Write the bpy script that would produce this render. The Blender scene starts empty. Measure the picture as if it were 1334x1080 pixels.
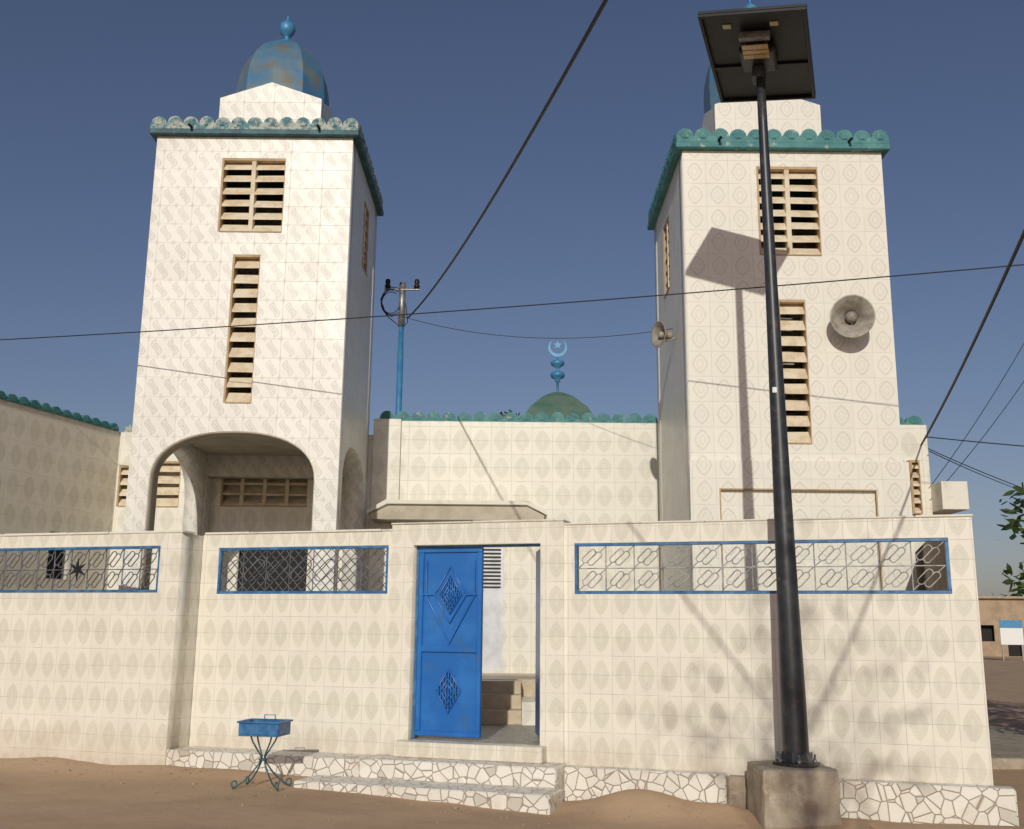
import bpy, bmesh, math, random
from mathutils import Vector, Matrix, noise as mnoise
random.seed(7)
scn=bpy.context.scene
COL=bpy.context.collection
# ------------------------------------------------------------------ node helpers
class S:
    def __init__(s,nt,sock): s.nt=nt; s.k=sock
    def _m(s,op,*a):
        n=s.nt.nodes.new('ShaderNodeMath'); n.operation=op
        for i,x in enumerate((s,)+a):
            if isinstance(x,S): s.nt.links.new(x.k,n.inputs[i])
            else: n.inputs[i].default_value=float(x)
        return S(s.nt,n.outputs[0])
    def __add__(s,o): return s._m('ADD',o)
    def __sub__(s,o): return s._m('SUBTRACT',o)
    def __mul__(s,o): return s._m('MULTIPLY',o)
    def __truediv__(s,o): return s._m('DIVIDE',o)
    def fract(s): return s._m('FRACT')
    def floor(s): return s._m('FLOOR')
    def abs(s): return s._m('ABSOLUTE')
    def pow(s,o): return s._m('POWER',o)
    def lt(s,o): return s._m('LESS_THAN',o)
    def gt(s,o): return s._m('GREATER_THAN',o)
    def sin(s): return s._m('SINE')
    def mx(s,o): return s._m('MAXIMUM',o)
    def mn(s,o): return s._m('MINIMUM',o)
    def ss(s,a,b,c=0.0,d=1.0):
        n=s.nt.nodes.new('ShaderNodeMapRange'); n.interpolation_type='SMOOTHSTEP'
        s.nt.links.new(s.k,n.inputs[0])
        for i,x in zip((1,2,3,4),(a,b,c,d)): n.inputs[i].default_value=x
        return S(s.nt,n.outputs[0])
def mix(nt,f,a,b,mode='MIX'):
    n=nt.nodes.new('ShaderNodeMix'); n.data_type='RGBA'; n.blend_type=mode
    for i,x in ((0,f),(6,a),(7,b)):
        if isinstance(x,S): nt.links.new(x.k,n.inputs[i])
        elif i==0: n.inputs[0].default_value=x
        else: n.inputs[i].default_value=(*x,1)
    return S(nt,n.outputs[2])
def newmat(name):
    m=bpy.data.materials.new(name); m.use_nodes=True
    nt=m.node_tree; b=nt.nodes['Principled BSDF']
    return m,nt,b
def coord(nt,which):
    n=nt.nodes.new('ShaderNodeTexCoord'); return S(nt,n.outputs[which])
def noise(nt,vec,scale,detail=3,rough=.55,stretch=None):
    if stretch:
        mp=nt.nodes.new('ShaderNodeMapping'); mp.inputs['Scale'].default_value=stretch
        nt.links.new(vec.k,mp.inputs[0]); vec=S(nt,mp.outputs[0])
    n=nt.nodes.new('ShaderNodeTexNoise'); n.inputs['Scale'].default_value=scale
    n.inputs['Detail'].default_value=detail; n.inputs['Roughness'].default_value=rough
    nt.links.new(vec.k,n.inputs['Vector']); return S(nt,n.outputs[0])
def bump(nt,b,h,strength,dist=.01,normal=None):
    n=nt.nodes.new('ShaderNodeBump'); n.inputs['Strength'].default_value=strength
    n.inputs['Distance'].default_value=dist
    nt.links.new(h.k,n.inputs['Height'])
    if normal: nt.links.new(normal.k,n.inputs['Normal'])
    nt.links.new(n.outputs[0],b.inputs['Normal']); return n
def pbr(name,base,rough=.6,metal=0.,col2=None,ns=6,lo=.4,hi=.65,bs=0,bsc=40,bd=.01,col3=None,n3=2,spec=.5,stretch=None,t3=(.55,.68)):
    m,nt,b=newmat(name); o=coord(nt,'Object')
    c=mix(nt,0.0,base,base)
    if col2:
        f=noise(nt,o,ns,5,.6,stretch).ss(lo,hi); c=mix(nt,f,base,col2)
    if col3:
        f=noise(nt,o,n3,5,.65).ss(*t3); c=mix(nt,f,c,col3)
    nt.links.new(c.k,b.inputs['Base Color'])
    b.inputs['Roughness'].default_value=rough; b.inputs['Metallic'].default_value=metal
    b.inputs['Specular IOR Level'].default_value=spec
    if bs: bump(nt,b,noise(nt,o,bsc,4,.6),bs,bd)
    return m
def tilemat(name,cw,ch,tw,th,base,pat,style,strength=.8,dirt=True,ou=0.,ov=0.,grout=(.40,.38,.33),gk=.75,streak=.12):
    m,nt,b=newmat(name)
    uv=coord(nt,'UV'); sp=nt.nodes.new('ShaderNodeSeparateXYZ'); nt.links.new(uv.k,sp.inputs[0])
    u=S(nt,sp.outputs[0])+ou; v=S(nt,sp.outputs[1])+ov
    o=coord(nt,'Object'); sz=nt.nodes.new('ShaderNodeSeparateXYZ'); nt.links.new(o.k,sz.inputs[0]); z=S(nt,sz.outputs[2])
    wob=(noise(nt,uv,45,2)-.5)*.20
    fu=(u/cw).fract()-.5+wob*.6; fv=(v/ch).fract()-.5+wob*.45
    if style=='medal':
        d=(fu.abs()/.385).pow(1.45)+(fv.abs()/.425).pow(1.7)
        body=d.ss(1.06,.70); ring=(d-.80).abs().ss(.16,.03)
        vein=((fu*50).sin().abs()*(fv*44).sin().abs()).ss(.1,.7)
        core=(fu.abs()/.05+fv.abs()/.3).ss(1.,.8)
        ir=(d-.35).abs().ss(.10,.03)
        msk=(body*.50+ring*.18*body+vein*.22*body+ir*.22).mn(1.0)*(core*(-.4)+1.0)
        stem=(fu.abs()).lt(.022)*fv.abs().ss(.40,.44)
        msk=msk.mx(stem*.35)
    elif style=='diamond':
        d=(fu.abs()/.36).pow(1.35)+(fv.abs()/.43).pow(1.45)
        ring=(d-.80).abs().ss(.21,.07)
        inner=(d-.28).abs().ss(.14,.03)*.5
        msk=ring*.8+inner
    else:
        s=(fv*6.2832).sin()*.17
        d=(fu+s).abs()/.26+(fv.abs()/.47).pow(2.)
        ring=(d-.74).abs().ss(.28,.08)
        inner=d.ss(.45,.25)*.8
        fu2=((u/cw)+.5).fract()-.5; fv2=((v/ch)+.5).fract()-.5
        d2=fu2.abs()/.17+fv2.abs()/.22
        msk=ring*.9+inner+d2.ss(1.,.7)*.5
    big=noise(nt,uv,2.3,2).ss(.3,.7,.75,1.0)
    f=(msk*strength*big)
    c=mix(nt,f,base,pat)
    cmb=nt.nodes.new('ShaderNodeCombineXYZ'); nt.links.new((u/tw).floor().k,cmb.inputs[0]); nt.links.new((v/th).floor().k,cmb.inputs[1])
    wn=nt.nodes.new('ShaderNodeTexWhiteNoise'); nt.links.new(cmb.outputs[0],wn.inputs[0]); w=S(nt,wn.outputs[0])
    tone=nt.nodes.new('ShaderNodeCombineColor')
    tv=w*.06+.95
    for i in range(3): nt.links.new(tv.k,tone.inputs[i])
    c=mix(nt,1.0,c,S(nt,tone.outputs[0]),'MULTIPLY')
    eu=((u/tw).fract()-.5).abs()*(-tw)+tw*.5; ev=((v/th).fract()-.5).abs()*(-th)+th*.5
    e=eu.mn(ev); g=e.ss(.0006,.0036,1.,0.)
    gn=noise(nt,uv,7,2).ss(.35,.65,.3*gk,gk)
    c=mix(nt,g*gn,c,grout)
    st=noise(nt,o,1.6,5,.62,(3.2,3.2,.35)).ss(.55,.78,0,streak)
    c=mix(nt,st,c,(.47,.43,.35))
    if dirt:
        dz=(z+(noise(nt,o,3.5,5)-.5)*.6).ss(.62,.15,0,.42); c=mix(nt,dz,c,(.47,.36,.25))
    spots=noise(nt,o,9,3).ss(.72,.75,0,.25); c=mix(nt,spots,c,(.42,.38,.3))
    nt.links.new(c.k,b.inputs['Base Color'])
    rr=noise(nt,o,3,2).ss(.3,.7,.34,.42)
    nt.links.new((rr+g*.4).k,b.inputs['Roughness']); b.inputs['Specular IOR Level'].default_value=.38
    geo=nt.nodes.new('ShaderNodeNewGeometry')
    vm=nt.nodes.new('ShaderNodeVectorMath'); vm.operation='SUBTRACT'; nt.links.new(wn.outputs[1],vm.inputs[0]); vm.inputs[1].default_value=(.5,.5,.5)
    v2=nt.nodes.new('ShaderNodeVectorMath'); v2.operation='SCALE'; nt.links.new(vm.outputs[0],v2.inputs[0]); v2.inputs['Scale'].default_value=.022
    v3=nt.nodes.new('ShaderNodeVectorMath'); v3.operation='ADD'; nt.links.new(geo.outputs['Normal'],v3.inputs[0]); nt.links.new(v2.outputs[0],v3.inputs[1])
    v4=nt.nodes.new('ShaderNodeVectorMath'); v4.operation='NORMALIZE'; nt.links.new(v3.outputs[0],v4.inputs[0])
    bump(nt,b,g*(-1.)+msk*.08,.35,.004,S(nt,v4.outputs[0]))
    return m
def mosaicmat():
    m,nt,b=newmat('broken_tile_mosaic'); uv=coord(nt,'UV')
    def vor(feat):
        n=nt.nodes.new('ShaderNodeTexVoronoi'); n.feature=feat; n.inputs['Scale'].default_value=9.5
        nt.links.new(uv.k,n.inputs['Vector']); return n
    e=S(nt,vor('DISTANCE_TO_EDGE').outputs['Distance']); c1=vor('F1')
    g=e.ss(.012,.032,1.,0.)
    bw=nt.nodes.new('ShaderNodeSeparateColor'); nt.links.new(c1.outputs['Color'],bw.inputs[0])
    c=mix(nt,S(nt,bw.outputs[0]),(.78,.75,.67),(.69,.66,.57))
    c=mix(nt,S(nt,bw.outputs[1]).gt(.92),c,(.55,.52,.44))
    c=mix(nt,g,c,(.34,.27,.20))
    o=coord(nt,'Object')
    d=noise(nt,o,3,6,.65).ss(.50,.76,0,.5); c=mix(nt,d,c,(.46,.35,.245))
    nt.links.new(c.k,b.inputs['Base Color']); b.inputs['Roughness'].default_value=.45
    bump(nt,b,e.ss(0,.06)+noise(nt,o,30,3)*.2,.7,.01); return m
W=(.77,.735,.63)
M={}
M['wall']=tilemat('boundary_wall_tiles',.205,.335,.205,.1675,W,(.545,.52,.415),'medal',.74,True,.1,.07)
M['tl']=tilemat('swirl_tiles',.205,.25,.41,.25,(.765,.745,.675),(.43,.42,.37),'swirl',.66,False,gk=.55,streak=.08)
M['tr']=tilemat('ogee_tiles',.26,.29,.26,.29,(.77,.745,.65),(.52,.495,.42),'diamond',.62,False,.1,.05,gk=.6,streak=.08)
M['fac']=tilemat('facade_tiles',.30,.40,.30,.20,(.765,.74,.64),(.53,.505,.41),'medal',.68,False)
M['neigh']=tilemat('neighbour_tiles',.28,.38,.28,.19,(.78,.72,.60),(.55,.49,.38),'medal',.7,False)
M['mosaic']=mosaicmat()
M['plaster']=pbr('white_plaster',(.74,.71,.61),.7,col2=(.54,.50,.41),ns=3,lo=.5,hi=.75,bs=.3,bsc=50)
M['louver']=pbr('louver_concrete',(.72,.64,.48),.75,col2=(.60,.48,.32),ns=7,bs=.3,bsc=60)
M['brownshade']=pbr('brown_jamb_shade',(.48,.35,.20),.8,col2=(.38,.28,.17),ns=8)  # brown is the shade of the window reveals, put into the colour
M['teal']=pbr('teal_paint_weathered',(.035,.17,.18),.6,col2=(.07,.24,.235),ns=5,bs=.4,bsc=50,col3=(.36,.40,.33),n3=9,t3=(.58,.70))
M['tealpeel']=pbr('teal_paint_peeling',(.05,.18,.21),.65,col2=(.40,.43,.37),ns=9,lo=.42,hi=.58,bs=.5,bsc=50,col3=(.03,.09,.11),n3=14)
M['tealdark']=pbr('dark_teal_edge',(.02,.07,.09),.6,col2=(.04,.13,.15),ns=7)
M['roofgreen']=pbr('dull_green_roof',(.06,.135,.10),.7,col2=(.10,.16,.12),ns=4,bs=.3,bsc=20)
M['dome']=pbr('rusty_blue_sheet_metal',(.05,.19,.35),.45,.15,col2=(.21,.23,.19),ns=1.2,lo=.36,hi=.66,col3=(.20,.16,.085),n3=3,t3=(.50,.72),bs=.15,bsc=12)
M['bluemet']=pbr('faded_blue_metal',(.04,.20,.42),.45,.1,col2=(.07,.26,.40),ns=9)
M['door']=pbr('blue_gloss_paint',(.012,.125,.42),.30,0,col2=(.022,.165,.49),ns=2.5,bs=.12,bsc=16,col3=(.03,.13,.33),n3=6)
M['bframe']=pbr('blue_frame_paint',(.02,.11,.28),.4,0,col2=(.05,.19,.38),ns=12)
M['grille']=pbr('wrought_iron_grille',(.42,.42,.40),.5,.1,col2=(.20,.21,.22),ns=11)
M['grilled']=pbr('dark_wrought_iron',(.16,.17,.20),.5,.2,col2=(.07,.08,.1),ns=11)
M['pole']=pbr('charcoal_pole_paint',(.026,.030,.036),.40,.1,col2=(.04,.043,.047),ns=8,col3=(.075,.065,.055),n3=9)
M['black']=pbr('black_panel_back',(.010,.011,.013),.5,0,col2=(.016,.017,.02),ns=5,spec=.3)
M['glass']=pbr('solar_cells',(.01,.015,.05),.12,0)
M['alum']=pbr('dull_aluminium',(.35,.34,.32),.45,.6,col2=(.22,.21,.2),ns=20)
M['led']=pbr('led_lens',(.62,.45,.22),.3,0,col2=(.45,.3,.12),ns=60)
M['label']=pbr('pale_label',(.55,.5,.3),.6)
M['white']=pbr('white_sticker',(.75,.75,.72),.6)
M['concrete']=pbr('rough_concrete',(.40,.34,.255),.88,col2=(.29,.235,.17),ns=5,bs=.7,bsc=35,bd=.015,col3=(.46,.39,.30),n3=9)
M['horn']=pbr('horn_enamel',(.50,.47,.39),.45,0,col2=(.36,.32,.25),ns=10)
M['hornin']=pbr('horn_inner',(.34,.32,.27),.5,0,col2=(.22,.19,.15),ns=10)
M['hornpink']=pbr('dusty_horn',(.42,.27,.20),.55,0,col2=(.3,.19,.14),ns=8)
M['wire']=pbr('wire_rubber',(.012,.012,.013),.6)
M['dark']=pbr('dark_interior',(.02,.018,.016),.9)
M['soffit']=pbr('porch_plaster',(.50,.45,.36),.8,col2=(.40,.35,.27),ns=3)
M['bark']=pbr('bark',(.13,.09,.06),.9,col2=(.08,.055,.04),ns=18,bs=.6,bsc=40)
M['floor']=pbr('courtyard_tiles',(.38,.35,.30),.5,col2=(.28,.25,.21),ns=14,lo=.48,hi=.52)
M['beige']=pbr('beige_step_tile',(.54,.45,.32),.45,col2=(.46,.37,.25),ns=9)
M['greydoor']=pbr('grey_metal_door',(.58,.60,.63),.4,.1,col2=(.48,.49,.51),ns=6)
M['brownwall']=pbr('brown_render',(.33,.24,.16),.85,col2=(.24,.17,.11),ns=5,bs=.4,bsc=40)
M['stone']=pbr('laterite_pebbles',(.40,.28,.18),.95,col2=(.29,.20,.13),ns=20)
M['litter']=pbr('dry_leaf_litter',(.30,.21,.11),.8,col2=(.5,.45,.38),ns=3)
def leafmat(name,a,b2,c3):
    m,nt,b=newmat(name); o=coord(nt,'Object')
    f=noise(nt,o,3,3).ss(.35,.65); c=mix(nt,f,a,b2)
    f=noise(nt,o,14,2).ss(.5,.6); c=mix(nt,f,c,c3)
    nt.links.new(c.k,b.inputs['Base Color']); b.inputs['Roughness'].default_value=.5
    t=nt.nodes.new('ShaderNodeBsdfTranslucent'); nt.links.new(c.k,t.inputs[0])
    ms=nt.nodes.new('ShaderNodeMixShader'); ms.inputs[0].default_value=.3
    nt.links.new(b.outputs[0],ms.inputs[1]); nt.links.new(t.outputs[0],ms.inputs[2])
    nt.links.new(ms.outputs[0],nt.nodes['Material Output'].inputs[0]); return m
M['leaf']=leafmat('foliage',(.045,.095,.025),(.095,.14,.035),(.03,.06,.02))
def groundmat():
    m,nt,b=newmat('sandy_laterite'); o=coord(nt,'Object')
    c=mix(nt,noise(nt,o,.9,5,.6).ss(.35,.68),(.50,.345,.215),(.42,.285,.18))
    c=mix(nt,noise(nt,o,.35,4,.6).ss(.45,.7,0,.6),c,(.53,.385,.255))
    c=mix(nt,noise(nt,o,50,3,.6).ss(.62,.74,0,.3),c,(.31,.21,.13))
    c=mix(nt,noise(nt,o,160,2,.5).ss(.62,.72,0,.35),c,(.57,.44,.31))
    nt.links.new(c.k,b.inputs['Base Color']); b.inputs['Roughness'].default_value=.95
    b.inputs['Specular IOR Level'].default_value=.2
    h=noise(nt,o,4,6,.55)+noise(nt,o,60,3,.6)*.10
    bump(nt,b,h,.45,.04); return m
M['ground']=groundmat()
# ------------------------------------------------------------------ geometry helpers
def empty(name,loc=(0,0,0)):
    e=bpy.data.objects.new(name,None); e.location=loc; e.empty_display_size=.3; COL.objects.link(e); return e
def uvbox(me):
    lay=me.uv_layers.new(name='UVMap') if not me.uv_layers else me.uv_layers[0]
    for p in me.polygons:
        n=p.normal
        if abs(n.z)>.75:
            for li in p.loop_indices:
                co=me.vertices[me.loops[li].vertex_index].co; lay.data[li].uv=(co.x,co.y)
        else:
            t=Vector((-n.y,n.x,0)).normalized()
            for li in p.loop_indices:
                co=me.vertices[me.loops[li].vertex_index].co; lay.data[li].uv=(co.dot(t),co.z)
def finish(name,me,mat,parent=None,smooth=False):
    uvbox(me)
    o=bpy.data.objects.new(name,me); COL.objects.link(o)
    if mat: me.materials.append(mat)
    if smooth:
        for p in me.polygons: p.use_smooth=True
    if parent:
        o.parent=parent; o.matrix_parent_inverse=Matrix.Translation(parent.location).inverted()
    return o
class Frame:
    def __init__(s,o,ang):
        s.o=Vector((o[0],o[1],0)); s.u=Vector((math.cos(ang),math.sin(ang),0)); s.n=s.u.cross(Vector((0,0,1)))
    def p(s,u,w,z): return s.o+s.u*u+s.n*w+Vector((0,0,z))
def bmbox(bm,pts8,bev=0):
    vs=[bm.verts.new(p) for p in pts8]
    fs=[(0,3,2,1),(4,5,6,7),(0,1,5,4),(1,2,6,5),(2,3,7,6),(3,0,4,7)]
    faces=[bm.faces.new([vs[i] for i in f]) for f in fs]
    if bev: bmesh.ops.bevel(bm,geom=list({e for f in faces for e in f.edges}),offset=bev,segments=1,affect='EDGES')
def framebox(bm,F,u0,u1,w0,w1,z0,z1,bev=.004):
    P=[F.p(u0,w1,z0),F.p(u1,w1,z0),F.p(u1,w0,z0),F.p(u0,w0,z0),F.p(u0,w1,z1),F.p(u1,w1,z1),F.p(u1,w0,z1),F.p(u0,w0,z1)]
    bmbox(bm,P,bev)
class MB:
    def __init__(s): s.bm=bmesh.new()
    def fb(s,*a,**k): framebox(s.bm,*a,**k); return s
    def box(s,x0,x1,y0,y1,z0,z1,bev=.004): framebox(s.bm,WORLD,x0,x1,-y1,-y0,z0,z1,bev); return s
    def done(s,name,mat,parent=None,smooth=False):
        bmesh.ops.recalc_face_normals(s.bm,faces=s.bm.faces[:])
        me=bpy.data.meshes.new(name); s.bm.to_mesh(me); s.bm.free(); return finish(name,me,mat,parent,smooth)
WORLD=Frame((0,0),0)
def fbox(name,F,u0,u1,w0,w1,z0,z1,mat,parent=None,bev=.004):
    return MB().fb(F,u0,u1,w0,w1,z0,z1,bev=bev).done(name,mat,parent)
def wbox(name,x0,x1,y0,y1,z0,z1,mat,parent=None,bev=.004):
    return MB().box(x0,x1,y0,y1,z0,z1,bev).done(name,mat,parent)
def slab(name,F,outer,holes,w0,w1,mat,parent=None):
    cu=bpy.data.curves.new(name,'CURVE'); cu.dimensions='2D'; cu.fill_mode='BOTH'; cu.extrude=(w1-w0)/2
    for poly in [outer]+holes:
        sp=cu.splines.new('POLY'); sp.points.add(len(poly)-1)
        for i,q in enumerate(poly): sp.points[i].co=(q[0],q[1],0,1)
        sp.use_cyclic_u=True
    ob=bpy.data.objects.new('tmp',cu); COL.objects.link(ob)
    dg=bpy.context.evaluated_depsgraph_get(); dg.update()
    me=bpy.data.meshes.new_from_object(ob.evaluated_get(dg)); bpy.data.objects.remove(ob); 
    wc=(w0+w1)/2
    for v in me.vertices: v.co=F.p(v.co.x,wc+v.co.z,v.co.y)
    bm=bmesh.new(); bm.from_mesh(me); bmesh.ops.remove_doubles(bm,verts=bm.verts[:],dist=1e-4)
    bmesh.ops.recalc_face_normals(bm,faces=bm.faces[:]); bm.to_mesh(me); bm.free()
    me.materials.clear(); return finish(name,me,mat,parent)
def rect(a,b,c,d): return [(a,c),(b,c),(b,d),(a,d)]
def tubes(name,lines,r,mat,parent=None,res=2):
    cu=bpy.data.curves.new(name,'CURVE'); cu.dimensions='3D'; cu.bevel_depth=r; cu.bevel_resolution=res; cu.use_fill_caps=True
    for pts,cyc in lines:
        sp=cu.splines.new('POLY'); sp.points.add(len(pts)-1)
        for i,q in enumerate(pts): sp.points[i].co=(q[0],q[1],q[2],1)
        sp.use_cyclic_u=cyc
    ob=bpy.data.objects.new('tmp',cu); COL.objects.link(ob)
    dg=bpy.context.evaluated_depsgraph_get(); dg.update()
    me=bpy.data.meshes.new_from_object(ob.evaluated_get(dg)); bpy.data.objects.remove(ob); me.materials.clear()
    return finish(name,me,mat,parent,True)
def lathe(name,prof,mat,parent=None,mtx=Matrix.Identity(4),seg=32,smooth=True,rot=0):
    bm=bmesh.new(); rings=[]
    for r,z in prof:
        if r<1e-5: rings.append([bm.verts.new(mtx@Vector((0,0,z)))])
        else: rings.append([bm.verts.new(mtx@Vector((r*math.cos(rot+2*math.pi*i/seg),r*math.sin(rot+2*math.pi*i/seg),z))) for i in range(seg)])
    for a,b in zip(rings,rings[1:]):
        for i in range(seg):
            j=(i+1)%seg
            if len(a)==1 and len(b)==1: continue
            if len(a)==1: bm.faces.new((a[0],b[i],b[j]))
            elif len(b)==1: bm.faces.new((a[i],a[j],b[0]))
            else: bm.faces.new((a[i],a[j],b[j],b[i]))
    bmesh.ops.recalc_face_normals(bm,faces=bm.faces[:])
    me=bpy.data.meshes.new(name); bm.to_mesh(me); bm.free(); return finish(name,me,mat,parent,smooth)
def scallops(name,F,u0,u1,z0,r,w0,w1,mat,parent,hb=.075):
    n=max(1,round((u1-u0)/(2*r))); s=(u1-u0)/n; out=[(u0,z0),(u1,z0)]
    for i in range(n-1,-1,-1):
        c=u0+s*(i+.5); q=s*.47
        k=1+random.uniform(-.09,.06)
        for t in range(9):
            a=math.pi*t/8; out.append((c+q*math.cos(a),z0+hb+q*math.sin(a)*1.02*k))
    o=slab(name,F,out,[],w0,w1,mat,parent)
    mb=MB()
    for i in range(n):
        c=u0+s*(i+.5)
        for a in (-60,-35,-12,12,35,60):
            a=math.radians(a); d=s*.38
            p0=(c+math.sin(a)*s*.10,z0+hb*.5+math.cos(a)*s*.04); p1=(c+math.sin(a)*d,z0+hb+math.cos(a)*d)
            dx,dz=p1[0]-p0[0],p1[1]-p0[1]; L=math.hypot(dx,dz); nx,nz=-dz/L*.006,dx/L*.006
            q=[(p0[0]+nx,p0[1]+nz),(p0[0]-nx,p0[1]-nz),(p1[0]-nx*1.8,p1[1]-nz*1.8),(p1[0]+nx*1.8,p1[1]+nz*1.8)]
            bmbox(mb.bm,[F.p(a_,w1-.01,b_) for a_,b_ in q]+[F.p(a_,w1+.007,b_) for a_,b_ in q])
    mb.done(name+'_ribs',mat,parent); return o
def louvers(name,F,u0,u1,z0,z1,cols,pitch,parent,depth=.16,w=0,k=.74):
    mb=MB(); mw=.055
    cw=((u1-u0)-mw*(cols-1))/cols
    n=max(2,round((z1-z0)/pitch)); p=(z1-z0)/n
    for c in range(cols):
        a=u0+c*(cw+mw)
        for i in range(n):
            zb=z0+p*i+.012; h=p*k
            o_,i_=w-.02,w-.02-.085
            t=.03
            jit=random.uniform(-.006,.006); j2=random.uniform(-.006,.006)
            prof=[(o_,zb+jit),(o_,zb+t+jit),(i_,zb+h+jit),(i_,zb+h-t+jit)]
            bmbox(mb.bm,[F.p(a,ww,zz) for ww,zz in prof]+[F.p(a+cw,ww,zz+j2) for ww,zz in prof],0)
        if c: mb.fb(F,a-mw,a,w-.14,w-.012,z0,z1)
    mb.done(name,M['louver'],parent)
    mj=MB()
    mj.fb(F,u0-.002,u0+.026,w-.2,w-.006,z0,z1,bev=0); mj.fb(F,u1-.012,u1+.002,w-.2,w-.006,z0,z1,bev=0)
    mj.fb(F,u0+.026,u1-.012,w-.2,w-.006,z1-.03,z1+.002,bev=0); mj.fb(F,u0+.026,u1-.012,w-.2,w+.012,z0-.002,z0+.012,bev=0)
    mj.done(name+'_jamb',M['brownshade'],parent)  # jamb strips at left and top coloured as if shaded
def arch(a,b,zs,za,n=24,ex=2.3):
    c=(a+b)/2; R=(b-a)/2; pts=[]
    for i in range(n+1):
        t=math.pi*i/n; x=math.cos(t); y=math.sin(t)
        pts.append((c-R*math.copysign(abs(x)**(2/ex),x), zs+(za-zs)*abs(y)**(2/ex)))
    return pts
# ------------------------------------------------------------------ ground
def gz(x,y):
    t=min(1,max(0,(2-x)/5)); base=.12*t*t*(3-2*t)
    near=1/(1+(max(0,math.hypot(x,y-8)-9)/6)**2)
    n=mnoise.noise(Vector((x*.7,y*.7,0)))*.022+mnoise.noise(Vector((x*3,y*3,4)))*.008+mnoise.noise(Vector((x*9,y*9,4)))*.003
    d=(9.85-.31*x-y)/1.047
    wv=.6+.8*(mnoise.noise(Vector((x*1.4,0,9)))+.5)
    drift=.06*wv*math.exp(-((d-.45)/.3)**2) if -7<x<5 else 0
    mound=.12*math.exp(-((x-1.2)/.5)**2-((y-9.12)/.28)**2)+.07*math.exp(-((x-1.8)/.2)**2-((y-8.95)/.2)**2)
    return base+(n+drift+mound)*near
def ticks(lo,hi,dl,dh,st):
    v=[];x=dl
    while x<dh: v.append(x); x+=st
    s=st; x=dh
    while x<hi: v.append(x); s*=1.25; x+=s
    v.append(hi); s=st; x=dl-st
    while x>lo: v.append(x); s*=1.25; x-=s
    v.append(lo); return sorted(v)
xs=ticks(-900,900,-7,7.5,.09); ys=ticks(-300,1500,5,11,.07)
bm=bmesh.new(); G=[[bm.verts.new((x,y,gz(x,y))) for x in xs] for y in ys]
for j in range(len(ys)-1):
    for i in range(len(xs)-1): bm.faces.new((G[j][i],G[j][i+1],G[j+1][i+1],G[j+1][i]))
me=bpy.data.meshes.new('ground'); bm.to_mesh(me); bm.free(); g=finish('ground',me,M['ground'],None,True)
mb=MB()
for i in range(420):
    x=random.uniform(-6,5.5); y=9.35-.31*x-abs(random.gauss(0,.8)) ; s=random.uniform(.004,.010)*(2.2 if random.random()<.06 else 1)
    r=bmesh.ops.create_icosphere(mb.bm,subdivisions=1,radius=s,matrix=Matrix.Translation((x,y,gz(x,y)+s*.1)))
    for v in r['verts']: v.co+=Vector((random.uniform(-1,1),random.uniform(-1,1),random.uniform(-1,1)))*s*.3
mb.done('gravel',M['stone'])
mb=MB()
for i in range(70):
    x=random.uniform(-5.5,5); y=9.3-.31*x-abs(random.gauss(0,.6)); s=random.uniform(.012,.03); a=random.uniform(0,6.28)
    z=gz(x,y)+.008; c,sn=math.cos(a)*s,math.sin(a)*s
    mb.bm.faces.new([mb.bm.verts.new(p) for p in ((x-c,y-sn,z),(x+sn*.4,y-c*.4,z+.006),(x+c,y+sn,z+random.uniform(0,.01)),(x-sn*.4,y+c*.4,z+.004))])
mb.done('leaf_litter',M['litter'])
# ------------------------------------------------------------------ boundary wall
ang=math.atan2(-.31,1); WF=Frame((0,9.85),ang)
BW=empty('boundary_wall',(0,9.85,0)); T=.2
slab('left_section',WF,rect(-7.6,-3.38,0.0,2.43),[rect(-6.9,-3.62,1.83,2.305)],.382-T,.382,M['wall'],BW)
slab('middle_section',WF,rect(-3.38,-1.215,0.0,2.44),[rect(-3.19,-1.262,1.83,2.305)],-T,0,M['wall'],BW)
fbox('return_pier',WF,-3.6,-3.383,.0,.182,0,2.43,M['wall'],BW,0)
slab('right_section',WF,rect(.525,4.06,0.0,2.465),[rect(.62,3.865,1.825,2.295)],-T,0,M['wall'],BW)
slab('gate_surround',WF,[(-1.215,0),(-.985,0),(-.985,2.30),(.304,2.30),(.304,0),(.525,0),(.525,2.50),(-1.215,2.50)],[],-.22,.035,M['wall'],BW)
def coping(name,u0,u1,w0,w1,z0,z1):
    mb=MB(); u=u0
    while u<u1-.05:
        e=min(u1,u+random.uniform(.5,.9)); j=random.uniform(-.004,.004); mb.fb(WF,u,e-.004,w0+j,w1+j,z0,z1+random.uniform(-.004,.003),bev=.006); u=e
    mb.done(name,M['plaster'],BW)
coping('coping_left',-7.62,-3.36,.17,.396,2.432,2.455)
coping('coping_middle',-3.36,-1.217,-.21,.014,2.442,2.463)
coping('coping_right',.527,4.075,-.21,.014,2.467,2.487)
coping('coping_gate',-1.225,.535,-.23,.05,2.502,2.522)
SF=Frame((WF.p(4.06,0,0).x,WF.p(4.06,0,0).y),ang+math.pi/2)
fbox('side_wall',SF,.21,6.0,-T,0,0,2.44,M['brownwall'],BW)
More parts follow.
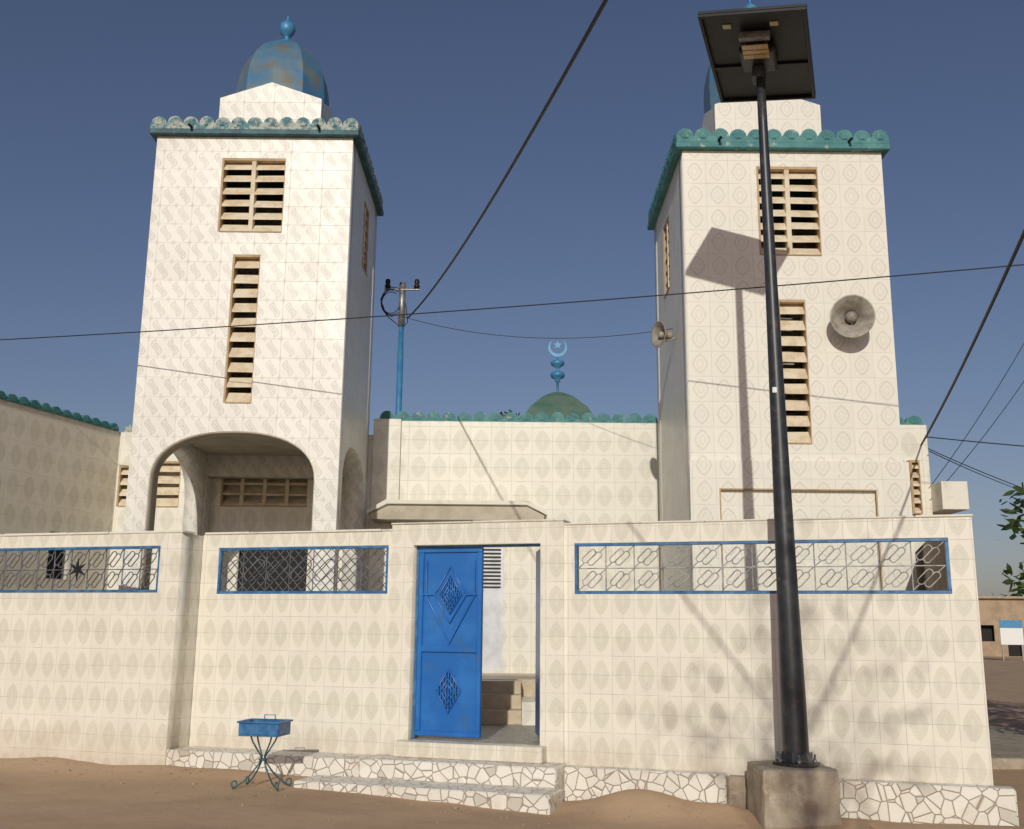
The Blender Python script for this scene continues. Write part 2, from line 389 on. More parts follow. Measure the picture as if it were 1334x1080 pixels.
# plinth and steps
PL=empty('entrance_steps',(-.5,9.5,0))
def plin(name,u0,u1,w1,z1,mat=None,z0=-.1,w0=.0,bev=.012):
    return fbox(name,WF,u0,u1,w0,w1,z0,z1,mat or M['mosaic'],PL,bev)
plin('plinth_middle',-3.378,-1.3,.385,.32)
plin('plinth_gate',-1.298,.56,.43,.335,w0=.037)
plin('plinth_right',.562,1.97,.17,.315)
plin('plinth_broken',1.972,2.80,.13,.30,mat=M['concrete'],bev=.02)
plin('plinth_corner',2.802,4.2,.17,.315)
plin('lower_step',-1.72,.62,.86,.175,w0=.432)
fbox('door_sill',WF,-1.06,.37,.037,.20,.337,.475,M['wall'],PL,.006)
fbox('door_sill_inner',WF,-.983,.302,-.25,.036,.337,.478,M['floor'],PL,.003)
# ironwork
def stadium(F,cu_,cz,L,r,th,w):
    pts=[]
    for k in range(13):
        a=-math.pi/2+math.pi*k/12; pts.append((L/2+r*math.cos(a),r*math.sin(a)))
    for k in range(13):
        a=math.pi/2+math.pi*k/12; pts.append((-L/2+r*math.cos(a),r*math.sin(a)))
    c,s=math.cos(th),math.sin(th)
    return ([F.p(cu_+x*c-y*s,w,cz+x*s+y*c) for x,y in pts],True)
def gframe(name,u0,u1,z0,z1,w,par):
    mb=MB(); t=.028
    mb.fb(WF,u0,u1,w,w+.03,z1-t,z1); mb.fb(WF,u0,u1,w,w+.03,z0,z0+t)
    mb.fb(WF,u0,u0+t,w,w+.03,z0+t,z1-t); mb.fb(WF,u1-t,u1,w,w+.03,z0+t,z1-t)
    mb.done(name,M['bframe'],par)
def link_grille(name,u0,u1,z0,z1,w,cols,mat,par,r=.0055):
    L=[]; cw=(u1-u0)/cols; zm=(z0+z1)/2
    L.append(([WF.p(u0,w,zm),WF.p(u1,w,zm)],False))
    for i in range(1,cols):
        L.append(([WF.p(u0+cw*i,w-.008,z0),WF.p(u0+cw*i,w-.008,z1)],False))
    th=math.atan2((z1-z0)/2,cw)
    for i in range(cols):
        for j in range(2):
            c=u0+cw*(i+.5)+random.uniform(-.006,.006); z=z0+(z1-z0)*(j+.5)/2+random.uniform(-.003,.003); tj=random.uniform(-.05,.05)
            L.append(stadium(WF,c-.028,z+.012,.10,.028,th+.12+tj,w+.006)); L.append(stadium(WF,c+.028,z-.012,.10,.028,th+.12+tj,w+.012))
            dx,dz=cw/2,(z1-z0)/4
            L.append(([WF.p(c-dx,w,z-dz),WF.p(c-.075,w,z-.05)],False)); L.append(([WF.p(c+dx,w,z+dz),WF.p(c+.075,w,z+.05)],False))
    tubes(name,L,r,mat,par,1)
gframe('grille_frame_right',.622,3.863,1.827,2.293,-.04,BW)
link_grille('grille_right',.65,3.83,1.857,2.265,-.025,12,M['grille'],BW)
gframe('grille_frame_middle',-3.188,-1.264,1.832,2.303,-.04,BW)
L=[]; u0,u1,z0,z1=-3.16,-1.29,1.86,2.275; h=z1-z0
k=u0-h
while k<u1:
    for s in (1,-1):
        a=max(u0,k); b=min(u1,k+h)
        if b>a:
            za,zb=(z0+(a-k),z0+(b-k)) if s>0 else (z1-(a-k),z1-(b-k))
            L.append(([WF.p(a,-.025+.008*s,za),WF.p(b,-.025+.008*s,zb)],False))
    k+=.105
for i in range(1,7):
    uu=u0+(u1-u0)*i/7; L.append(([WF.p(uu,-.02,z0),WF.p(uu,-.02,z1)],False))
    L.append(stadium(WF,uu-.13,(z0+z1)/2,.16,.055,.75,-.01))
tubes('grille_middle',L,.0048,M['grilled'],BW,1)
gframe('grille_frame_left',-6.898,-3.622,1.832,2.303,.345,BW)
link_grille('grille_left',-6.87,-3.65,1.86,2.275,.36,15,M['grilled'],BW,.0055)
st=[]
for i in range(12):
    a=math.pi*i/6+math.pi/2; r=.12 if i%2==0 else .035
    st.append((-4.62+r*math.cos(a),2.07+r*math.sin(a)))
slab('grille_star',WF,st,[],.372,.38,M['black'],BW)
# ------------------------------------------------------------------ gate
GT=empty('metal_gate',(-.3,9.9,0))
def leaf(F,u0,u1,z0,z1,w,par,pre):
    mb=MB(); mb.fb(F,u0,u1,w-.03,w,z0,z1)
    t=.045; zm=z0+(z1-z0)*.455
    for a in ((u0,u1,z1-t,z1),(u0,u1,z0,z0+t),(u0,u0+t,z0+t,z1-t),(u1-t,u1,z0+t,z1-t),(u0+t,u1-t,zm-.03,zm+.03)):
        mb.fb(F,a[0],a[1],w+.001,w+.022,a[2],a[3])
    mb.done(pre+'_leaf',M['door'],par)
    c=(u0+u1)/2; L=[]
    def rh(cz,a,b): L.append(([F.p(c,w+.012,cz+b),F.p(c+a,w+.012,cz),F.p(c,w+.012,cz-b),F.p(c-a,w+.012,cz)],True))
    zc=z1-(z1-z0)*.255; 
    rh(zc,.165,.27); rh(zc,.115,.185)
    L.append(([F.p(u0+t+.03,w+.012,z1-.12),F.p(u0+t+.03,w+.012,z1-.46),F.p(c,w+.012,zm+.05),F.p(u1-t-.03,w+.012,z1-.46),F.p(u1-t-.03,w+.012,z1-.12)],False))
    L.append(([F.p(u0+t,w+.012,zc),F.p(c-.165,w+.012,zc)],False)); L.append(([F.p(c+.165,w+.012,zc),F.p(u1-t,w+.012,zc)],False))
    zl=z0+(z1-z0)*.235
    rh(zl,.125,.20)
    for z_,a,b in ((zc,.10,.165),(zl,.115,.185)):
        for i in range(-4,5):
            x=a*i/4.6; hh=b*(1-abs(x)/a)
            L.append(([F.p(c+x,w+.010,z_-hh),F.p(c+x,w+.010,z_+hh)],False))
        for q in (.35,.65):
            L.append(([F.p(c,w+.02,z_+b*q),F.p(c+a*q,w+.02,z_),F.p(c,w+.02,z_-b*q),F.p(c-a*q,w+.02,z_)],True))
        slab(pre+'_opening',F,[(c,z_-b),(c+a,z_),(c,z_+b),(c-a,z_)],[],w+.002,w+.005,M['dark'],par)
    tubes(pre+'_scrollwork',L,.009,M['door'],par,1)
leaf(WF,-.955,-.305,.505,2.275,-.08,GT,'left')
hp=WF.p(.272,-.13,0)
leaf(Frame((hp.x,hp.y),math.radians(94)),.0,.6,.505,2.275,.03,GT,'right')
mb=MB(); mb.fb(WF,-.984,-.957,-.12,-.06,.48,2.299); mb.fb(WF,.276,.303,-.12,-.06,.48,2.299); mb.fb(WF,-.957,.276,-.12,-.06,2.277,2.299); mb.done('gate_frame',M['bframe'],GT)
# ------------------------------------------------------------------ mosque
MO=empty('mosque',(0,14.8,0))
def minaret(pre,x0,x1,y0,y1,zt,mat,frontholes,archs,stage,peel,tr=.26,dl=0):
    FF=Frame((0,y0),0); FR=Frame((x1,0),math.pi/2); FL=Frame((x0,0),-math.pi/2); FB=Frame((0,y1),math.pi)
    def outl(a,b,ar):
        if not ar: return [(a,0),(b,0),(b,zt),(a,zt)]
        pts=arch(ar[0],ar[1],ar[2],ar[3]); return [(a,0),(ar[0],0)]+pts+[(ar[1],0),(b,0),(b,zt),(a,zt)]
    slab(pre+'_front',FF,outl(x0,x1,archs and archs[0]),[rect(*h[:4]) for h in frontholes],-tr,0,mat,MO)
    w=(y1-y0); sh=(y0+.62*w-.38,y0+.62*w+.12,zt-1.30,zt-.32)
    sidea=archs and (y0+.30,y1-.30,archs[0][2],archs[0][3])
    slab(pre+'_right_side',FR,outl(y0+tr,y1-tr,sidea),[rect(*sh)],-tr,0,mat,MO)
    slab(pre+'_left_side',FL,outl(-(y1-tr),-(y0+tr),sidea and (-sidea[1],-sidea[0],sidea[2],sidea[3])),[rect(-sh[1],-sh[0],sh[2],sh[3])],-tr,0,mat,MO)
    zb=archs and 3.6 or 0
    slab(pre+'_back',FB,rect(-x1,-x0,zb,zt),[],-tr,0,mat,MO)
    if archs:
        wbox(pre+'_back_pier',x0,x0+.28,y1-tr,y1,0,3.598,mat,MO); wbox(pre+'_back_pier_right',x1-.2,x1,y1-tr,y1,0,3.598,mat,MO)
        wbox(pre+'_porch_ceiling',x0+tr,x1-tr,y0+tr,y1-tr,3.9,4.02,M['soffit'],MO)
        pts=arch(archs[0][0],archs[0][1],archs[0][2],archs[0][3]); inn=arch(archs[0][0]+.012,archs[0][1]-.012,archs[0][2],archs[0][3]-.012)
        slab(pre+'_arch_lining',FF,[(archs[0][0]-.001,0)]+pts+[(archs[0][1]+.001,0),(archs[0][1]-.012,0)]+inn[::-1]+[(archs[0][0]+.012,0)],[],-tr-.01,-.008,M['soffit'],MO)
    for i,h in enumerate(frontholes): louvers(pre+'_louvers',FF,h[0],h[1],h[2],h[3],h[4],h[5],MO)
    louvers(pre+'_side_louvers',FR,sh[0],sh[1],sh[2],sh[3],2,.165,MO); louvers(pre+'_side_louvers_l',FL,-sh[1],-sh[0],sh[2],sh[3],2,.165,MO)
    o=.085
    wbox(pre+'_cornice',x0-o,x1+o,y0-o,y1+o,zt+.001,zt+.075,M['tealdark'] if peel else M['teal'],MO,.01)
    sm=M['tealpeel'] if peel else M['teal']
    a=o-.01
    scallops(pre+'_merlons_front',Frame((0,y0-a),0),x0-a,x1+a,zt+.076,.105,-.07,0,sm,MO)
    scallops(pre+'_merlons_right',Frame((x1+a,0),math.pi/2),y0-a+.07,y1+a-.07,zt+.076,.105,-.07,0,sm,MO)
    scallops(pre+'_merlons_left',Frame((x0-a,0),-math.pi/2),-(y1+a-.07),-(y0-a+.07),zt+.076,.105,-.07,0,sm,MO)
    scallops(pre+'_merlons_back',Frame((0,y1+a),math.pi),-(x1+a),-(x0-a),zt+.076,.105,-.07,0,sm,MO)
    for q in (.18,.83): 
        lathe(pre+'_drain_spout',[(0,0),(.018,0),(.018,.12),(.010,.12),(.010,.02),(0,.02)],M['black'],MO,Matrix.Translation((x0+(x1-x0)*q,y0-.06,zt+.10))@Matrix.Rotation(math.pi/2+.15,4,'X'),12)
    cx,cy,hw,ze,za=stage
    tk=.1
    def gab(): return [(-hw,zt+.07),(hw,zt+.07),(hw,ze),(0,za),(-hw,ze)]
    gi=[(-hw+tk,zt+.07),(hw-tk,zt+.07),(hw-tk,ze),(0,za-.0),(-hw+tk,ze)]
    slab(pre+'_stage_front',Frame((cx,cy-hw),0),gab(),[],-tk,0,mat,MO)
    slab(pre+'_stage_back',Frame((cx,cy+hw),math.pi),gab(),[],-tk,0,mat,MO)
    slab(pre+'_stage_right',Frame((cx+hw,cy),math.pi/2),gi,[],-tk,0,mat,MO)
    slab(pre+'_stage_left',Frame((cx-hw,cy),-math.pi/2),gi,[],-tk,0,mat,MO)
    wbox(pre+'_stage_roof',cx-hw+tk,cx+hw-tk,cy-hw+tk,cy+hw-tk,ze-.12,ze-.03,M['plaster'],MO)
    R=.655; b=ze-.04
    prof=[(R*.96,b),(R*1.0,b+.1+dl),(R*1.01,b+.32+dl),(R*.99,b+.52+dl),(R*.93,b+.72+dl),(R*.81,b+.92+dl),(R*.62,b+1.09+dl),(R*.38,b+1.21+dl),(R*.12,b+1.28+dl),(0,b+1.29+dl)]
    lathe(pre+'_dome',prof,M['dome'],MO,Matrix.Translation((cx,cy,0)),10,False,math.pi/10)
    t=b+1.27+dl
    lathe(pre+'_finial',[(0,t-.02),(.075,t),(.055,t+.07),(.03,t+.10),(.05,t+.125),(.10,t+.18),(.118,t+.25),(.10,t+.32),(.05,t+.37),(.022,t+.39),(.014,t+.43),(.02,t+.45),(0,t+.47)],M['bluemet'],MO,Matrix.Translation((cx,cy,0)),20)
minaret('left_minaret',-4.62,-2.09,12.3,14.79,7.70,M['tl'],[(-3.76,-2.94,6.40,7.41,2,.165),(-3.54,-3.19,4.18,6.10,1,.19)],[(-4.37,-2.37,3.22,3.83)],(-3.33,13.55,.69,8.56,8.80),True)
minaret('right_minaret',1.97,4.31,11.2,13.6,7.03,M['tr'],[(2.83,3.55,5.74,6.84,2,.165),(3.01,3.33,3.54,5.21,1,.185)],None,(3.17,12.5,.66,7.98,8.2),False,dl=.22)
slab('right_minaret_base',Frame((0,11.2),0),rect(1.955,4.36,0,3.34),[rect(2.27,3.99,.6,3.03)],.001,.05,M['tr'],MO)
fbox('right_minaret_base_return',Frame((4.31,0),math.pi/2),11.2,13.6,.001,.05,0,3.34,M['tr'],MO)
mb=MB(); 
for a in ((2.27,2.285,.6,3.03),(3.975,3.99,.6,3.03),(2.285,3.975,3.015,3.03)): mb.fb(Frame((0,11.2),0),a[0],a[1],.052,.057,a[2],a[3],bev=0)
mb.done('right_minaret_recess_shade_line',M['brownshade'],MO)  # thin brown strips painted in as the shadow line around the recess
fbox('right_minaret_tap_panel',Frame((0,11.2),0),2.95,3.4,.002,.03,1.5,2.2,M['plaster'],MO)
FY=Frame((0,14.8),0)
slab('facade',FY,rect(-2.02,5.0,0,4.48),[rect(-.80,-.10,.93,2.78)],-.2,0,M['fac'],MO)
slab('left_link_wall',FY,rect(-5.72,-2.022,0,4.27),[rect(-5.70,-5.44,3.18,3.78),rect(-5.22,-4.80,3.18,3.85),rect(-4.2,-2.95,3.2,3.95),rect(-3.9,-2.9,.9,2.75)],-.2,0,M['fac'],MO)
louvers('link_louvers_a',FY,-5.70,-5.44,3.18,3.78,1,.15,MO); louvers('link_louvers_b',FY,-5.22,-4.80,3.18,3.85,1,.15,MO); louvers('link_louvers_c',FY,-4.2,-2.95,3.2,3.95,4,.15,MO,k=.6)
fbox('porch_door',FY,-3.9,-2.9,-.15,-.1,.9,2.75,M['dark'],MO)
fbox('facade_corner_pier',FY,-2.02,-1.62,.001,.05,0,4.50,M['fac'],MO)
scallops('facade_merlons',FY,-1.95,2.6,4.482,.115,-.09,-.01,M['teal'],MO,.04)
scallops('link_merlons',FY,-5.7,-4.7,4.272,.11,-.09,-.01,M['tealpeel'],MO,.02)
wbox('prayer_hall',-5.6,5.3,15.02,26,0,4.2,M['plaster'],MO)
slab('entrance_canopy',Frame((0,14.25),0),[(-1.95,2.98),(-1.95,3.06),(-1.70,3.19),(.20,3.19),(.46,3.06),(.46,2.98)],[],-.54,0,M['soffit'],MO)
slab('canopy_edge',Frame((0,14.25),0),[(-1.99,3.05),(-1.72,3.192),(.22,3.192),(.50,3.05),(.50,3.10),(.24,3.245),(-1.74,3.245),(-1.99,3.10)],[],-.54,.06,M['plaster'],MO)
fbox('hall_door',FY,-.80,-.10,-.12,-.06,.93,2.78,M['greydoor'],MO)
mb=MB()
for i in range(12): mb.fb(FY,-.76,-.14,-.058,-.035,2.08+i*.053,2.098+i*.053,bev=0)
mb.done('hall_door_slats',M['black'],MO)
wbox('porch_floor',-1.9,1.9,13.0,14.79,.0,.90,M['beige'],MO)
mb=MB(); mb.box(-.75,.14,12.1,12.398,.3,.60); mb.box(-.75,.14,12.4,12.698,.3,.75); mb.box(-.75,.14,12.7,12.998,.3,.895); mb.done('porch_steps',M['beige'],MO)
wbox('porch_cheek_wall',.142,.40,12.0,12.998,.3,.70,M['fac'],MO)
cf=bmesh.new()
vs=[cf.verts.new(p) for p in (WF.p(-7.4,-.25,.45),WF.p(4.0,-.25,.45),Vector((5.4,14.7,.45)),Vector((-5.6,14.7,.45)))]; cf.faces.new(vs)
me=bpy.data.meshes.new('c'); cf.to_mesh(me); cf.free(); finish('courtyard_floor',me,M['floor'],MO)
wbox('right_wing',4.40,5.18,12.6,16,0,4.05,M['fac'],MO)
scallops('right_wing_merlons',Frame((0,12.6),0),4.7,5.15,4.052,.11,-.09,-.01,M['teal'],MO,.02)
wbox('right_wing_ledge',5.182,5.50,12.3,13.4,2.96,3.30,M['plaster'],MO)
slab('right_wing_window_frame',Frame((0,12.6),0),rect(4.86,5.02,2.9,3.6),[rect(4.88,5.0,2.92,3.58)],.001,.03,M['plaster'],MO)
louvers('right_wing_louvers',Frame((0,12.45),0),4.88,5.0,2.92,3.58,1,.11,MO)
lathe('roof_pyramid',[(1.05,4.2),(.95,4.75),(.66,5.10),(.36,5.32),(.10,5.43),(0,5.44)],M['roofgreen'],MO,Matrix.Translation((.77,17,0)),4,False,math.pi/4)
X,Y=.77,17
lathe('crescent_finial_stem',[(.02,5.4),(.02,5.62),(.05,5.63),(.03,5.66),(.11,5.70),(.125,5.74),(.11,5.78),(.03,5.82),(.02,5.86),(.11,5.92),(.12,5.95),(.11,5.98),(.02,6.02),(.015,6.06),(0,6.06)],M['bluemet'],MO,Matrix.Translation((X,Y,0)),20)
cr=[]
for i in range(25):
    a=math.radians(-90-140+280*i/24+0); cr.append((X+.16*math.cos(a+0),6.22+.16*math.sin(a)))
for i in range(24,-1,-1):
    a=math.radians(-90-127+254*i/24); cr.append((X+.128*math.cos(a),6.245+.128*math.sin(a)))
slab('crescent',Frame((0,Y),0),cr,[],-.015,.015,M['bluemet'],MO)
sr=[]
for i in range(10):
    a=math.pi/2+math.pi*i/5; r=.085 if i%2==0 else .034; sr.append((X+r*math.cos(a),6.27+r*math.sin(a)))
slab('star',Frame((0,Y),0),sr,[],-.012,.012,M['bluemet'],MO)
# ------------------------------------------------------------------ neighbouring building on the left
NB=empty('neighbouring_building',(-7,13,0))
NF=Frame((-5.74,14.8),ang+math.pi/2)
slab('side_wall',NF,rect(-4.2,4.0,0,4.27),[rect(-1.2,-.78,2.1,2.72)],-.2,0,M['neigh'],NB)
fbox('body',NF,-4.2,4.0,-6,-.21,0,4.1,M['plaster'],NB)
fbox('window_dark',NF,-1.2,-.78,-.19,-.12,2.1,2.72,M['dark'],NB)
scallops('merlons',NF,-4.2,-.05,4.272,.10,-.09,.03,M['teal'],NB,.01)
# ------------------------------------------------------------------ street lamp
SL=empty('street_lamp',(2.3,8.65,.45))
pb=Vector((2.31,8.65,.46)); pt=Vector((2.27,8.68,6.60))
mb=MB(); mb.box(1.97,2.58,8.40,8.98,-.1,.455,.0)
bmesh.ops.subdivide_edges(mb.bm,edges=mb.bm.edges[:],cuts=11,use_grid_fill=True)
cc=Vector((2.275,8.69,.18))
for v in mb.bm.verts:
    q=(v.co-cc); e=[abs(q.x)/.305,abs(q.y)/.29,abs(q.z)/.28]; e.sort()
    if e[1]>.93: v.co-=q*.035*(1+mnoise.noise(v.co*9))
    v.co+=q.normalized()*mnoise.noise(v.co*6)*.014
mb.done('concrete_base',M['concrete'],SL)
ax=(pt-pb); q=ax.to_track_quat('Z','Y').to_matrix().to_4x4(); Mx=Matrix.Translation(pb)@q; Ln=ax.length
lathe('pole',[(.105,.0),(.102,.5),(.088,1.3),(.070,2.6),(.052,4.2),(.042,5.6),(.040,Ln),(0,Ln)],M['pole'],SL,Mx,28)
lathe('base_collar',[(.0,.0),(.19,.0),(.19,.022),(.135,.024),(.115,.09),(.106,.11)],M['pole'],SL,Matrix.Translation(pb),6,False)
for i in range(6):
    a=i*math.pi/3+.4
    lathe('anchor_bolt',[(0,.0),(.016,0),(.016,.03),(.009,.03),(.009,.07),(0,.07)],M['alum'],SL,Matrix.Translation(pb+Vector((.155*math.cos(a),.155*math.sin(a),.02))),6)
P1=Mx@Vector((0,0,3.05)); wbox('sticker',P1.x-.055,P1.x-.015,P1.y-.068,P1.y-.05,P1.z,P1.z+.05,M['white'],SL)
NLc,NRc,FLc,FRc=[Vector(v) for v in ((1.57,8.15,6.81),(2.43,7.85,6.70),(2.12,9.50,6.75),(2.97,9.20,6.64))]
ux=((NRc-NLc)+(FRc-FLc)).normalized(); uy=((FLc-NLc)+(FRc-NRc)); uy=(uy-ux*uy.dot(ux)).normalized(); uz=ux.cross(uy)
cen=(NLc+NRc+FLc+FRc)/4; hx=.46; hy=.74
def pbox(mb,a0,a1,b0,b1,c0,c1,bev=.003):
    P=[cen+ux*a+uy*b+uz*c for c in (c0,c1) for a,b in ((a0,b0),(a1,b0),(a1,b1),(a0,b1))]; bmbox(mb.bm,P,bev)
mb=MB(); pbox(mb,-hx,hx,-hy,hy,.0,.03); mb.done('panel_body',M['black'],SL)
mb=MB(); t=.03
for a in ((-hx,hx,-hy,-hy+t),(-hx,hx,hy-t,hy),(-hx,-hx+t,-hy+t,hy-t),(hx-t,hx,-hy+t,hy-t)): pbox(mb,*a,-.03,-.001)
pbox(mb,-hx+t,hx-t,.10,.14,-.022,-.001)
mb.done('panel_frame',M['black'],SL)
mb=MB(); pbox(mb,-hx+.02,hx-.02,-hy+.02,hy-.02,.031,.034); mb.done('solar_cells',M['glass'],SL)
mb=MB(); pbox(mb,-.16,.16,-.26,.10,-.10,-.023,.02); pbox(mb,-.10,.10,-.42,-.26,-.075,-.023,.01); mb.done('led_housing',M['pole'],SL)
mb=MB()
for i in range(5): pbox(mb,-.135,.135,-.46+i*.012,-.453+i*.012,-.085,-.02,0)
mb.done('heat_sink',M['alum'],SL)
mb=MB()
for i in range(3): pbox(mb,-.115,.115,-.375+i*.075,-.315+i*.075,-.113,-.1005,.001)
mb.done('led_lens',M['led'],SL)
mb=MB(); pbox(mb,-.27,-.20,-.56,-.50,-.008,-.001,0); pbox(mb,.14,.21,-.56,-.50,-.008,-.001,0); mb.done('labels',M['label'],SL)
mb=MB(); pbox(mb,-.055,.055,-.06,.12,-.22,-.10,.01); mb.done('pole_clamp',M['pole'],SL)
# ------------------------------------------------------------------ horn loudspeakers
def horn(loc,dirv,mat,matin,sc=1):
    e=empty('horn_loudspeaker',loc); q=Vector(dirv).to_track_quat('Z','Y').to_matrix().to_4x4(); Mx=Matrix.Translation(loc)@q@Matrix.Scale(sc,4)
    lathe('bell',[(.05,-.2),(.06,-.17),(.075,-.13),(.105,-.09),(.15,-.05),(.205,-.015),(.24,0),(.25,.004),(.25,.012),(.238,.012)],mat,e,Mx,40)
    lathe('bell_inside',[(.238,.010),(.20,-.006),(.145,-.04),(.10,-.08),(.07,-.12),(.05,-.16),(0,-.16)],matin,e,Mx,40)
    lathe('reentrant_cone',[(0,.0),(.03,-.002),(.06,-.03),(.068,-.07),(.055,-.13),(0,-.14)],matin,e,Mx,24)
    lathe('driver',[(0,-.26),(.07,-.26),(.075,-.25),(.075,-.20),(.05,-.19),(.05,-.18)],M['hornin'],e,Mx,24)
    return e
h=horn((3.76,10.92,4.93),(-.15,-1,-.16),M['horn'],M['hornin'],.97)
tubes('bracket',[([Vector((3.80,11.19,4.80)),Vector((3.79,11.1,4.74)),Vector((3.78,11.02,4.80)),Vector((3.78,11.02,4.94))],False)],.014,M['alum'],h)
h=horn((1.76,11.95,5.0),(-1,-.45,-.05),M['hornpink'],M['hornin'],.64)
tubes('bracket',[([Vector((1.965,12.02,4.98)),Vector((1.86,12.02,4.93)),Vector((1.86,12.0,5.0))],False)],.012,M['alum'],h)
# ------------------------------------------------------------------ roof utility pole
UP=empty('utility_pole',(-1.68,14.9,4.3))
lathe('shaft',[(.045,4.2),(.045,5.6),(.04,5.6),(.035,6.62),(0,6.62)],M['bluemet'],UP,Matrix.Translation((-1.68,14.9,0)),16)
lathe('shaft_top',[(.047,5.95),(.05,5.95),(.048,6.64),(0,6.65)],M['alum'],UP,Matrix.Translation((-1.68,14.9,0)),16)
tubes('crossarm',[([Vector((-1.95,14.86,6.52)),Vector((-1.42,14.86,6.52))],False),([Vector((-1.9,14.86,6.52)),Vector((-1.9,14.86,6.62))],False),([Vector((-1.46,14.86,6.52)),Vector((-1.46,14.86,6.62))],False)],.014,M['alum'],UP)
for x in (-1.9,-1.46): lathe('insulator',[(0,6.54),(.04,6.54),(.048,6.58),(.03,6.6),(.042,6.64),(.03,6.68),(0,6.69)],M['black'],UP,Matrix.Translation((x,14.86,0)),14)
co=[]
for k in range(3):
    R=.17+.03*k
    co.append(([Vector((-1.84+R*.8*math.cos(a)+.02*k,14.82-.02*k,6.30+R*math.sin(a))) for a in [i*math.pi/10 for i in range(3,20-2*k)]],False))
co.append(([Vector((-1.62,14.84,6.3)),Vector((-1.58,14.84,6.0)),Vector((-1.66,14.84,5.92))],False))
co.append(([Vector((-1.9,14.84,6.5)),Vector((-2.0,14.84,6.36)),Vector((-1.9,14.84,6.1)),Vector((-1.72,14.84,5.95))],False))
tubes('cable_loops',co,.007,M['wire'],UP)
# ------------------------------------------------------------------ wires
def wire(a,b,sag,r,n=40):
    a=Vector(a);b=Vector(b); pts=[]
    for i in range(n+1):
        t=i/n; p=a.lerp(b,t); p.z-=sag*4*t*(1-t); pts.append(p)
    return tubes('overhead_wire',[(pts,False)],r,M['wire'],None,2)
wire((1.7,-1.6,4.4),(-1.58,14.8,6.05),.45,.0115,60)
wire((-12.5,14.0,5.15),(10.5,7.3,4.95),.22,.0065,60)
wire((.95,-1.6,4.6),(5.1,12.6,3.80),.22,.0125,60)
wire((5.15,12.6,3.9),(14,8.2,3.2),.3,.007)
wire((5.15,12.7,3.8),(16,20,3.4),.5,.006)
wire((5.15,12.6,3.25),(9.4,13.2,10.2),.5,.005)
wire((5.15,12.6,3.1),(9.9,13.2,10.0),.55,.005)
wire((5.15,12.5,3.7),(18,30,5.2),.3,.006)
wire((-1.68,14.86,6.1),(1.97,12.2,5.15),.22,.004)
# ------------------------------------------------------------------ small blue brazier stand
BS=empty('brazier_stand',(-2.16,9.48,.12))
c0=Vector((-2.16,9.48,0)); g0=gz(c0.x,c0.y)
BFm=Frame((c0.x,c0.y),ang+.12)
mb=MB()
mb.fb(BFm,-.185,.185,-.14,.14,.565,.58); mb.fb(BFm,-.185,.185,.128,.14,.58,.685); mb.fb(BFm,-.185,.185,-.14,-.128,.58,.685)
mb.fb(BFm,-.185,-.173,-.128,.128,.58,.685); mb.fb(BFm,.173,.185,-.128,.128,.58,.685)
mb.fb(BFm,-.2,.2,.14,.155,.675,.692); mb.fb(BFm,-.2,.2,-.155,-.14,.675,.692); mb.fb(BFm,-.2,-.185,-.14,.14,.675,.692); mb.fb(BFm,.185,.2,-.14,.14,.675,.692)
mb.done('tray',M['bframe'],BS)
fbox('coals',BFm,-.17,.17,-.126,.126,.582,.65,M['black'],BS,.01)
tubes('tray_handle',[([BFm.p(-.05,-.10,.69),BFm.p(-.05,-.1,.73),BFm.p(.05,-.1,.73),BFm.p(.05,-.1,.69)],False)],.005,M['bframe'],BS)
L=[]
for k in range(4):
    a=math.pi/4+k*math.pi/2; d=Vector((math.cos(a)*1.15,math.sin(a)*.8,0))
    prof=[(.12,.565),(.10,.50),(.05,.40),(.018,.34),(.03,.27),(.09,.17),(.16,.08),(.22,.035),(.255,.012)]
    L.append(([BFm.p(d.x*r,d.y*r,z*(.565-g0)/.565+g0) for r,z in prof],False))
    sc=[]
    for i in range(14):
        t=i/13*math.pi*1.7; rr=.035*(1-i/20); sc.append(BFm.p(d.x*(.235+rr*math.sin(t)),d.y*(.235+rr*math.sin(t)),g0+.05-rr*math.cos(t)))
    L.append((sc,False))
L.append(([BFm.p(.035*math.cos(t),.035*math.sin(t),.36) for t in [i*math.pi/6 for i in range(12)]],True))
tubes('scroll_legs',L,.007,M['tealdark'],BS)
